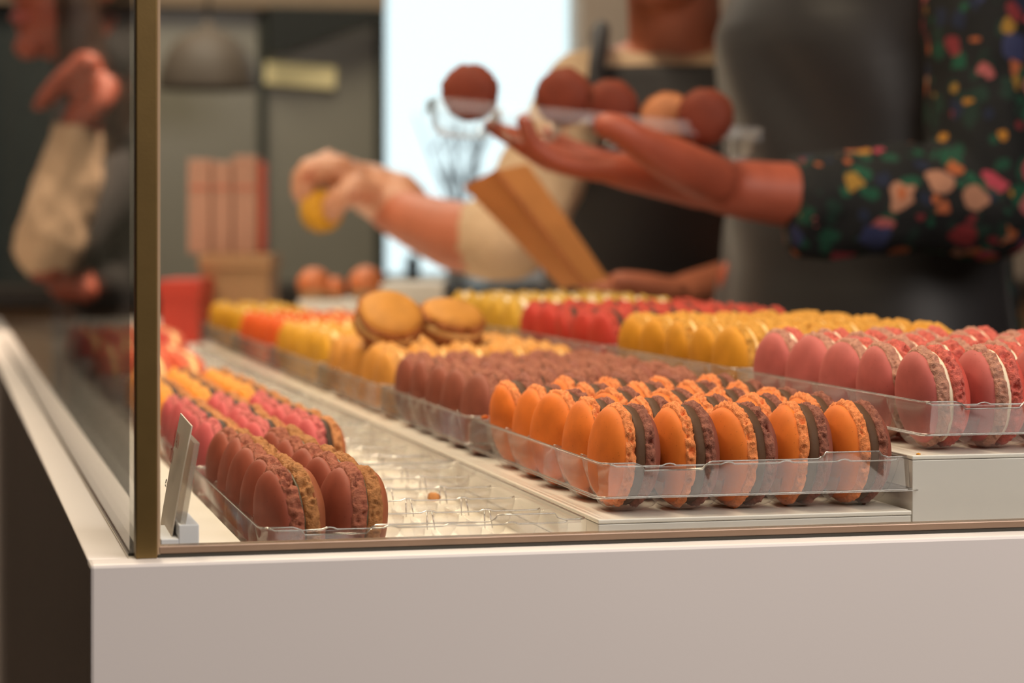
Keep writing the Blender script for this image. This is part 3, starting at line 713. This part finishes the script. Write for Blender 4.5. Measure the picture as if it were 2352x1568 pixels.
sa_ = [((ax + .01, ay, -0.40), .15, .19)] + [(c, a + .014, b + .012) for c, a, b in secA[1:7]]
ap = rel(obj('apron', apron_sheet(sa_, YA, -1.95, 1.95, .004, .015, 3.0), M['apron'], pa_, True), pa_)
bm = bmesh.new(); add_chain(bm, [(ax - .085, ay - .075, .39), (ax - .02, ay - .085, .462), (ax + .06, ay - .07, .44), (ax + .12, ay - .02, .34)], [.012] * 4, 8)
rel(obj('apron_strap', bm, M['apron'], pa_, True), pa_)
bm = bmesh.new(); add_ball(bm, headA + Vector((.025, 0, .04)), .098, .088, .098); add_ball(bm, headA + Vector((.07, 0, -.03)), .05, .06, .09)
rel(fuse('hair', bm, M['hair'], pa_, .006, 2, .004, (60, 60, 14)), pa_)
ch = list(pa_.children); face_parts(pa_, headA, YA + .2)
for c in pa_.children:
    if c not in ch: rel(c, pa_)

# clear box in the raised hand, five macarons on edge
u0, u1 = at(992, 248, 2.03), at(1722, 318, 2.075)
ux = (u1 - u0).normalized(); uy = (Vector((0, 0, 1)).cross(ux)).normalized(); uz = ux.cross(uy)
hb = bpy.data.objects.new('clear_box', None); COL.objects.link(hb)
tag(hb, 'clear plastic box insert of brown macarons held up in a hand', 'box')
hb.matrix_world = Matrix((ux.to_4d(), uy.to_4d(), uz.to_4d(), Vector((0, 0, 0, 1)))).transposed(); hb.location = u0
Lh = (u1 - u0).length
def trough():
    bm = bmesh.new(); nx, ny = 61, 17; g = []
    for i in range(nx):
        row = []
        for j in range(ny):
            x = Lh * i / (nx - 1); y = -0.036 + 0.072 * j / (ny - 1)
            cu = abs(((x / Lh * 5) % 1) * 2 - 1); cv = abs(y / 0.036)
            z = 0.004 - 0.026 * max(0, 1 - cu ** 5) ** 0.5 * max(0, 1 - cv ** 6) ** 0.5
            row.append(bm.verts.new((x, y, z)))
        g.append(row)
    for i in range(nx - 1):
        for j in range(ny - 1): bm.faces.new((g[i][j], g[i + 1][j], g[i + 1][j + 1], g[i][j + 1]))
    return bm
obj('cups', trough(), M['thin_pet'], hb, True)
bm = bmesh.new(); rings = []
for (o_, z) in ((0, .004), (.0006, .0075), (.001, .0078), (.002, -.004), (.004, -.0043)):
    rings.append([Vector((-o_, -.036 - o_, z)), Vector((Lh + o_, -.036 - o_, z)), Vector((Lh + o_, .036 + o_, z)), Vector((-o_, .036 + o_, z))])
add_rings(bm, rings, True, False); obj('rim', bm, M['thin_pet'], hb, False)
for px, py, d, kd, lab in ((1080, 212, 2.035, 'rust brown macaron', 'rust brown macaron at the left end of the held box'), (1296, 222, 2.035, 'rust brown macaron', 'rust brown macaron above the fingers in the held box'),
                           (1402, 246, 2.10, 'rust brown macaron', 'rust brown macaron behind the thumb in the held box'), (1532, 276, 2.09, 'caramel macaron', 'pale caramel macaron in the held box near its right end'),
                           (1620, 268, 2.04, 'rust brown macaron', 'rust brown macaron at the right end of the held box')):
    macaron(kd, at(px, py, d), (random.random() * 6, 0, PI / 2 - YAW + random.uniform(-.2, .2)), lab, 'macarons in the held box', 1.03)

# ---------------------------------------------------------------- seller in the cream shirt (middle), leaning over the case
YBo = -PI / 2 - 0.42
DB = 0.10
def atb(px, py, d): return at(px, py, d + DB)
bx, by = 0.735 + .03, 1.56 + .097
pb_ = empty('person', (bx + .05, by + .1, ZF), 'person in cream shirt and black apron reaching left with a gloved hand', 'person')
secB = [((bx + .06, by + .10, -.42), .115, .165), ((bx + .06, by + .10, -.14), .13, .18), ((bx + .05, by + .09, -.02), .12, .165), ((bx + .03, by + .06, .08), .10, .14), ((bx + .01, by + .03, .18), .112, .15), ((bx, by, .26), .105, .158), ((bx, by - .01, .305), .085, .15), ((bx, by - .01, .335), .055, .10), ((bx, by - .01, .35), .045, .055)]
headB = Vector((bx - .035, by - .075, .49))
shR = atb(1352, 205, 2.62); elR = atb(1165, 552, 2.50); wrR = atb(892, 478, 2.66)
shL = atb(1735, 210, 2.66); elL = atb(1790, 640, 2.62); wrL = atb(1560, 685, 2.44)
bm = bmesh.new(); add_trunk(bm, secB, YBo); add_head(bm, headB, YBo - .1)
add_chain(bm, [(bx, by - .01, .31), (bx - .015, by - .03, .38), (bx - .02, by - .045, .44)], [.058, .053, .052])
add_chain(bm, [shR, (shR + elR) / 2, elR], [.045, .042, .038]); add_chain(bm, [elR, atb(1040, 540, 2.55), wrR], [.040, .039, .026])
add_chain(bm, [shL, (shL + elL) / 2, elL], [.045, .042, .038]); add_chain(bm, [elL, (elL + wrL) / 2, wrL], [.037, .032, .024])
# left hand: flat on the case edge, fingers to the left
KB = [atb(1460, 672, 2.41), atb(1458, 668, 2.435), atb(1462, 664, 2.46), atb(1470, 660, 2.48)]
add_palm(bm, wrL, KB, .021, .013)
for k, kk in enumerate(KB):
    dz = k * .024; add_chain(bm, [kk, atb(1405 + 4 * k, 664 - 3 * k, 2.41 + dz), atb(1362 + 6 * k, 655 - 3 * k, 2.41 + dz), atb(1335 + 8 * k, 652 - 3 * k, 2.41 + dz)], [.0118, .0100, .0086, .0072])
add_chain(bm, [atb(1540, 672, 2.42), atb(1470, 650, 2.40), atb(1420, 640, 2.39)], [.017, .012, .009])
# right hand: closed on a macaron, fingertips down
KR = [atb(765, 385, 2.62), atb(752, 380, 2.645), atb(745, 382, 2.67), atb(745, 390, 2.695)]
add_palm(bm, atb(850, 435, 2.66), KR, .023, .015)
for k, kk in enumerate(KR):
    d = 2.615 + k * .025; add_chain(bm, [kk, atb(706 + 4 * k, 395, d), atb(694 + 4 * k, 438, d + .004), atb(718 + 3 * k, 474, d + .008)], [.0145, .0125, .0110, .0090])
add_chain(bm, [atb(845, 445, 2.63), atb(808, 440, 2.60), atb(776, 462, 2.60), atb(760, 486, 2.605)], [.018, .0150, .0125, .0100])
for sg in (-1, 1): add_chain(bm, [(bx + .06 + sg * .08, by + .10, -.1), (bx + .06 + sg * .08, by + .09, -.5), (bx + .06 + sg * .08, by + .11, ZF + .06)], [.095, .06, .042]); add_chain(bm, [(bx + .06 + sg * .085, by + .11, ZF + .05), (bx + .04 + sg * .09, by - .06, ZF + .038)], [.045, .036])
rel(fuse('body', bm, M['skin_light'], pb_, .0042, 4), pb_)
bm = bmesh.new(); add_trunk(bm, [(c, a + .009, b + .009) for c, a, b in secB[1:7]] + [((bx, by - .01, .330), .068, .115)], YBo)
add_chain(bm, [shR, (shR + elR) / 2, elR], [.050, .050, .047])
add_chain(bm, [elR, atb(1112, 550, 2.525)], [.047, .045])
add_chain(bm, [shL, (shL + elL) / 2, elL], [.056, .056, .052]); add_chain(bm, [shR, (bx, by - .01, .29)], [.050, .050]); add_chain(bm, [shL, (bx, by - .01, .29)], [.050, .050])
rel(fuse('shirt', bm, M['shirt'], pb_, .005, 3, .006, (20, 20, 16)), pb_)
bm = bmesh.new(); add_palm(bm, atb(850, 435, 2.66), KR, .0250, .0168)
for k, kk in enumerate(KR):
    d = 2.615 + k * .025; add_chain(bm, [kk, atb(706 + 4 * k, 395, d), atb(694 + 4 * k, 438, d + .004), atb(718 + 3 * k, 474, d + .008)], [.0160, .0138, .0122, .0102])
add_chain(bm, [atb(845, 445, 2.63), atb(808, 440, 2.60), atb(776, 462, 2.60), atb(760, 486, 2.605)], [.0195, .0165, .0138, .0112])
add_chain(bm, [atb(850, 432, 2.66), atb(920, 470, 2.645)], [.030, .034])
rel(fuse('glove', bm, M['glove'], pb_, .0042, 3, .003, (60, 60, 60)), pb_)
bm = bmesh.new(); add_trunk(bm, [(c, a + .012, b + .012) for c, a, b in secB[0:3]], YBo)
for sg in (-1, 1): add_chain(bm, [(bx + .06 + sg * .08, by + .10, -.12), (bx + .06 + sg * .08, by + .09, -.5), (bx + .06 + sg * .08, by + .11, ZF + .1)], [.11, .075, .065])
rel(fuse('trousers', bm, M['darkcloth'], pb_, .008, 3, .004), pb_)
sb_ = [((bx + .06, by + .10, -.40), .14, .19)] + [(c, a + .014, b + .014) for c, a, b in secB[1:6]] + [((bx, by - .005, .314), .096, .150)]
rel(obj('apron', apron_sheet(sb_, YBo, -1.55, 1.55, .006, .007, 8.0, 60, .66), M['apron_dark'], pb_, True), pb_)
for px0, px1 in ((1368, 1400), (1690, 1660)):
    bm = bmesh.new(); q = atb(px0, 175, 2.50); q2 = atb(px0 * .55 + px1 * .45, 70, 2.58); add_chain(bm, [q + Vector((0, 0, -.04)), q, q2, q2 + Vector((.02, .09, .0))], [.0095] * 4, 8)
    rel(obj('apron_strap', bm, M['apron_dark'], pb_, True), pb_)
fb = Vector((math.cos(YBo), math.sin(YBo), 0))
bm = bmesh.new(); add_ball(bm, headB + Vector((0, 0, .04)) - fb * .025, .098, .088, .098, YBo); add_ball(bm, headB - fb * .07 + Vector((0, 0, -.02)), .05, .06, .08, YBo)
rel(fuse('hair', bm, M['hair'], pb_, .006, 2, .004, (60, 60, 14)), pb_)
ch = list(pb_.children); face_parts(pb_, headB, YBo - .1)
for c in pb_.children:
    if c not in ch: rel(c, pb_)
macaron('olive gold macaron', atb(738, 484, 2.62), (0, .3, PI / 2 - YAW + .3), 'olive gold macaron pinched in the gloved hand over the case', None, 1.05)

# kraft paper bag held in front of that arm
kb = tag(bpy.data.objects.new('paper_bag', None), 'folded brown kraft paper bag held upright over the far trays', 'bag'); COL.objects.link(kb)
def slab(quads):
    bm = bmesh.new(); return add_rings(bm, quads)
T = [at(1062, 428, 2.39), at(1132, 392, 2.36), at(1212, 376, 2.40), at(1140, 405, 2.44)]; Bt = [at(1288, 662, 2.37), at(1338, 656, 2.345), at(1398, 642, 2.38), at(1345, 655, 2.41)]
mid = [(a * .5 + b * .5) + Vector((0, -.004, 0)) for a, b in zip(T, Bt)]
cpt = Bt[1].copy(); kb.location = cpt
mv = Matrix.Translation(-cpt)
bm = slab([[T[0], T[1], T[3]], [mid[0], mid[1], mid[3]], [Bt[0], Bt[1], Bt[3]]]); bmesh.ops.transform(bm, matrix=mv, verts=bm.verts[:]); obj('side_panel', bm, M['kraft'], kb)
bm = slab([[T[1], T[2], T[3]], [mid[1], mid[2], mid[3]], [Bt[1], Bt[2], Bt[3]]]); bmesh.ops.transform(bm, matrix=mv, verts=bm.verts[:]); obj('front_panel', bm, M['kraft'], kb)
bm = bmesh.new(); add_chain(bm, [T[1] + Vector((.002, -.003, 0)) - cpt, mid[1] + Vector((.002, -.003, 0)) - cpt, Bt[1] + Vector((.002, -.003, 0)) - cpt], [.0022] * 3, 8); obj('crease', bm, mat('kraft_crease', (170, 100, 54), .7), kb, True)

# ---------------------------------------------------------------- customer left of the case, seen as a reflection in the side pane
def atm(px, py, d): return mirror(at(px, py, d))
YCu = 0.5
cx, cy = -0.24, 2.62
pc_ = empty('person', (cx, cy, ZF), 'person with brown hair and pale sleeve reflected in the side pane', 'person')
secC = [((cx, cy, -.42), .11, .16), ((cx, cy, -.14), .125, .175), ((cx, cy, 0), .115, .16), ((cx, cy, .1), .10, .14), ((cx, cy, .2), .112, .15), ((cx, cy, .27), .10, .16), ((cx, cy, .32), .07, .13), ((cx, cy, .35), .045, .055)]
headC = atm(172, -42, 3.40)
e1, w1 = atm(118, 590, 3.28), atm(200, 262, 3.30); s1 = Vector((cx + .05, cy - .06, .25))
bm = bmesh.new(); add_trunk(bm, secC, YCu); add_head(bm, headC, -0.5)
add_chain(bm, [(cx, cy, .30), (Vector((cx, cy, .36)) + headC) / 2, headC + Vector((-.02, 0, -.07))], [.055, .05, .05])
add_chain(bm, [s1, (s1 + e1) / 2, e1], [.045, .042, .038]); add_chain(bm, [e1, (e1 + w1) / 2, w1], [.036, .033, .026])
KC = [atm(208, 150, 3.27), atm(196, 152, 3.295), atm(186, 160, 3.32), atm(178, 172, 3.34)]
add_palm(bm, atm(222, 222, 3.30), KC, .028, .020)
for k, kk in enumerate(KC):
    d = 3.27 + k * .024; add_chain(bm, [kk, atm(158 - 3 * k, 176 + 8 * k, d), atm(125 - 4 * k, 206 + 7 * k, d), atm(100 - 2 * k, 232 + 4 * k, d)], [.0180, .0140, .0115, .0090])
add_chain(bm, [atm(245, 205, 3.27), atm(238, 240, 3.25), atm(212, 262, 3.25)], [.022, .0150, .0105])
s2 = Vector((cx - .04, cy + .14, .25)); e2 = Vector((cx + .02, cy + .02, .04)); w2 = atm(165, 640, 3.36)
add_chain(bm, [s2, e2], [.045, .038]); add_chain(bm, [e2, w2], [.036, .026]); add_chain(bm, [w2, atm(185, 650, 3.34), atm(205, 668, 3.33)], [.034, .028, .018])
for sg in (-1, 1): add_chain(bm, [(cx, cy + sg * .08, -.1), (cx, cy + sg * .08, -.5), (cx, cy + sg * .08, ZF + .06)], [.095, .06, .042]); add_chain(bm, [(cx, cy + sg * .085, ZF + .05), (cx + .15, cy + sg * .09, ZF + .038)], [.045, .036])
rel(fuse('body', bm, M['skin'], pc_, .005, 4), pc_)
bm = bmesh.new(); add_chain(bm, [e1 + Vector((0, 0, .02)), (e1 + w1) / 2, w1 + (e1 - w1) * .10], [.050, .045, .036], 14, True)
rel(fuse('pale_sleeve', bm, M['shirt'], pc_, .005, 3, .006, (24, 24, 18)), pc_)
bm = bmesh.new(); add_trunk(bm, [(c, a + .012, b + .012) for c, a, b in secC[0:7]], YCu)
for sg in (-1, 1): add_chain(bm, [(cx, cy + sg * .08, -.12), (cx, cy + sg * .08, -.5), (cx, cy + sg * .08, ZF + .1)], [.11, .075, .065])
add_chain(bm, [s2, e2, w2 + (e2 - w2) * .2], [.055, .05, .04]); add_chain(bm, [s1, (s1 + e1) / 2, e1 + (s1 - e1) * .15], [.055, .052, .048])
add_chain(bm, [(cx, cy, .29), (Vector((cx, cy, .36)) + headC) / 2 + Vector((0, 0, -.01)), headC + Vector((-.03, .01, -.10))], [.085, .068, .060])
rel(fuse('dark_coat', bm, M['darkcloth'], pc_, .007, 3, .005), pc_)
bm = bmesh.new(); add_ball(bm, headC + Vector((-.035, .015, .04)), .096, .090, .10); add_chain(bm, [headC + Vector((.0, -.06, .02)), headC + Vector((-.01, -.075, -.12)), headC + Vector((-.02, -.06, -.26))], [.03, .034, .02]); add_chain(bm, [headC + Vector((-.04, .05, .02)), headC + Vector((-.05, .05, -.12)), headC + Vector((-.04, .03, -.24))], [.075, .07, .045])
rel(fuse('hair', bm, M['hair'], pc_, .006, 2, .004, (60, 60, 14)), pc_)
ch = list(pc_.children); face_parts(pc_, headC, -.5)
for c in pc_.children:
    if c not in ch: rel(c, pc_)

# ---------------------------------------------------------------- far end of the case and back counter
def pbox(name, px0, px1, py0, py1, d, depth, m, lab, cat, group=None, z0=None, bev=.002, lidm=None):
    a, b = at(px0, py1, d), at(px1, py0, d); w = (b - a).dot(RT); zb = a.z if z0 is None else z0; h = b.z - zb
    o = obj(name, box(0, w, 0, depth, 0, h, bev), m, None); o.location = (a.x, a.y, zb); o.rotation_euler = (0, 0, -YAW)
    if lidm: obj('lid', box(-.003, w + .003, -.003, depth + .003, h - .02, h + .001, .002), lidm, o)
    return tag(o, lab, cat, group)
pbox('gift_box', 368, 455, 645, 720, 3.15, .16, M['red'], 'red gift box at the far left end of the case', 'box', z0=DECK, lidm=M['red'])
pbox('gift_box', 462, 618, 585, 700, 3.30, .14, M['tanbox'], 'squat tan box under the pale pink bags', 'box', z0=DECK, lidm=M['tanbox'])
zt = at(540, 585, 3.30).z + .0015
for i, (a, b, t) in enumerate(((432, 484, 366), (488, 532, 372), (536, 590, 358))):
    o = pbox('paper_bag', a, b, t, 585, 3.34, .07, M['pinkbox'], ['pale pink paper bag standing left on the tan box', 'pale pink paper bag standing in the middle on the tan box', 'pale pink paper bag standing right on the tan box'][i], 'bag', 'pale pink bags', z0=zt)
    obj('fold', box(.002, (b - a) * 3.34 / FPX - .002, -.0012, .0, .09, .092), M['coral'], o)
pbox('ribbon_roll', 593, 607, 372, 585, 3.36, .05, M['coral'], 'narrow coral red box beside the pale pink bags', 'box', z0=zt).name = 'slim_box'
o = pbox('cake_box', 880, 1014, 652, 745, 3.05, .16, M['greybox'], 'pale grey cake box at the far end behind the loose macarons', 'box', z0=DECK, lidm=M['greybox'])
o = pbox('cake_box', 690, 872, 690, 752, 3.25, .10, M['pinkbox'], 'low pinkish cake box under two brown buns', 'box', z0=DECK, lidm=M['greybox'])
zb = at(700, 690, 3.25).z + .001
for i, (px, r) in enumerate(((722, .023), (768, .016), (842, .024))):
    p = at(px, 660, 3.27); bm = bmesh.new(); add_ball(bm, Vector((0, 0, r * .92)), r, r, r * .95)
    for v in bm.verts: v.co += v.co.normalized() * .002 * noise.noise(v.co * 90 + Vector((i * 5, 0, 0)))
    o = obj('bun', bm, M['bun'], None, True); o.location = (p.x, p.y, zb)
    obj('paper_cup', lathe_cup(r) if False else add_rings(bmesh.new(), [[Vector((q * math.cos(k * PI / 10), q * math.sin(k * PI / 10), z)) for k in range(20)] for q, z in ((r * .75, .0), (r * .98, r * .55), (r * .99, r * .56), (r * .70, .001))], True, False), M['tanbox'], o)
    tag(o, ['round brown bun in paper cup, left on the low box', 'small dark bun between the two larger buns', 'round brown bun at the right end of the low box'][i], 'bun', 'brown buns')

bc = empty('back_counter', (.9, 4.0, ZF), 'long dark topped counter along the back wall under the window', 'counter')
def bpart(n, bm): pass
o = obj('cabinet', box(-1.3, 1.6, -.18, .28, .0, -ZF - .02, .003), M['tanbox'], bc); o = obj('worktop', box(-1.32, 1.62, -.20, .285, -ZF - .018, -ZF + .020, .003), M['darktop'], bc)
ZB = 0.0205
def on_back(px, y, z=ZB):
    s = (px - 1176) / FPX; dv = FW + RT * s; t = (y - CY) / dv.y; return Vector((CX + dv.x * t, y, z))
p = on_back(948, 4.05); bm = bmesh.new(); add_rings(bm, [[Vector((r * math.cos(k * PI / 12), r * math.sin(k * PI / 12), z)) for k in range(24)] for r, z in ((.014, 0), (.0155, .004), (.0155, .046), (.012, .050), (.011, .058), (.0115, .060))])
o = obj('jar', bm, M['black'], None, True); o.location = p; tag(o, 'small black jar standing on the sill by the window', 'jar')
for i, (px, w, h) in enumerate(((1150, .05, .03), (1205, .06, .055), (1262, .05, .02))):
    p = on_back(px, 4.02); o = obj('napkin_stack', box(-w / 2, w / 2, -.04, .04, 0, h, .003), M['napkin'] if i < 2 else M['coral'], None); o.location = p; o.rotation_euler = (0, 0, .2 * i)
    obj('band', box(-w / 2 - .001, w / 2 + .001, -.008, .008, -.0001, h + .001, .0005), M['greybox'], o)
    tag(o, ['low stack of white napkins on the back counter', 'taller stack of white napkins on the back counter', 'coral red stack at the right on the back counter'][i], 'napkins')
# vase with dry twigs on the sill
p = on_back(1050, 4.17); vz = empty('twig_vase', p, 'slim grey vase of bare twigs in front of the bright window', 'vase')
obj('vase', add_rings(bmesh.new(), [[Vector((r * math.cos(k * PI / 10), r * math.sin(k * PI / 10), z)) for k in range(20)] for r, z in ((.02, 0), (.028, .03), (.024, .09), (.012, .13), (.015, .15))]), M['greybox'], vz, True)
rt = random.Random(4)
for k in range(9):
    a, b = rt.uniform(-1, 1), rt.uniform(-.4, .4); bm = bmesh.new()
    pts = [Vector((0, 0, .13)), Vector((a * .03, b * .03, .2)), Vector((a * .06 + rt.uniform(-.01, .01), b * .06, .28)), Vector((a * .10, b * .08, .36 + rt.uniform(-.03, .03)))]
    add_chain(bm, pts, [.004, .0034, .0028, .0018], 6)
    for q in (1, 2): add_chain(bm, [pts[q], pts[q] + Vector((rt.uniform(-.04, .04), rt.uniform(-.02, .02), .05))], [.003, .0016], 5)
    obj('twig', bm, M['twig'], vz, True)

# panel reflections built as glowing plate and dark slab, plus pendant shade
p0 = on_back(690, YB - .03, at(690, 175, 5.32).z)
wl = empty('strip_reflection', p0, 'small glowing cream reflection of a strip light on the olive wall panel', 'lamp', None, (0, .06, 0))  # glowing plate stands in for a strip light reflected in the panel
obj('back_plate', box(-.08, .08, .006, .017, -.026, .026, .002), M['rail'], wl); obj('glow_panel', box(-.078, .078, -.004, .006, -.024, .024, .004), M['reflection_glow'], wl)
pp = at(478, 205, 4.8); pd = empty('pendant_lamp', pp, 'wide dark dome pendant lamp hanging before the left olive panel', 'lamp')
bm = bmesh.new(); R0 = .098
rings = [[Vector((R0 * s * math.cos(k * PI / 16), R0 * s * math.sin(k * PI / 16), z)) for k in range(32)] for s, z in ((1, 0), (1.0, .004), (.97, .03), (.86, .065), (.66, .095), (.4, .112), (.12, .12), (.05, .14))]
add_rings(bm, rings, True, True); obj('shade', bm, M['lampshade'], pd, True)
bm = bmesh.new(); add_chain(bm, [(0, 0, .13), (0, 0, ZC - pp.z)], [.003, .003], 8); obj('cord', bm, M['black'], pd, True)
q = [on_back(612, YB - .06, 0), on_back(870, YB - .06, 0)]
bm = bmesh.new(); zz = lambda py: CAMH - (py - HORIZON) / FPX * 5.28
pr = [(q[0].x, zz(22)), (q[1].x, zz(22)), (q[1].x, zz(42)), (q[0].x + .03, zz(128)), (q[0].x, zz(130))]
add_rings(bm, [[Vector((x, YB - .10, z)) for x, z in pr], [Vector((x, YB - .052, z)) for x, z in pr]]); struct('reflection_slab', bm, M['ceiling_reflection'])  # dark slab stands in for the ceiling reflected in the panel

# brown wooden shelf unit and red boxes on the customer side (reflected)
sh = empty('shelf_unit', (-.62, 3.2, ZF), 'brown wooden shelf unit on the customer side of the shop', 'shelf')
for x in (-.5, .5): obj('upright', box(x - .015, x + .015, -.15, .15, 0, 1.35, .002), M['wallwarm'], sh)
for z in (.3, .62, .93, 1.24): obj('shelf_board', box(-.485, .485, -.15, .15, z, z + .02, .002), M['wallwarm'], sh)
for i, (x, z) in enumerate(((-.25, .951), (.05, .951), (.28, .641))):
    o = obj('gift_box', box(-.1, .1, -.08, .08, 0, .09, .003), M['red'], None); o.location = (-.62 + x, 3.2, ZF + z)
    obj('lid', box(-.103, .103, -.083, .083, .065, .092, .002), M['red'], o)
    tag(o, ['red gift box on the shelf unit, left on the upper board', 'red gift box on the shelf unit, right on the upper board', 'red gift box on the shelf unit, on a lower board'][i], 'box', 'red boxes on the shelf unit')
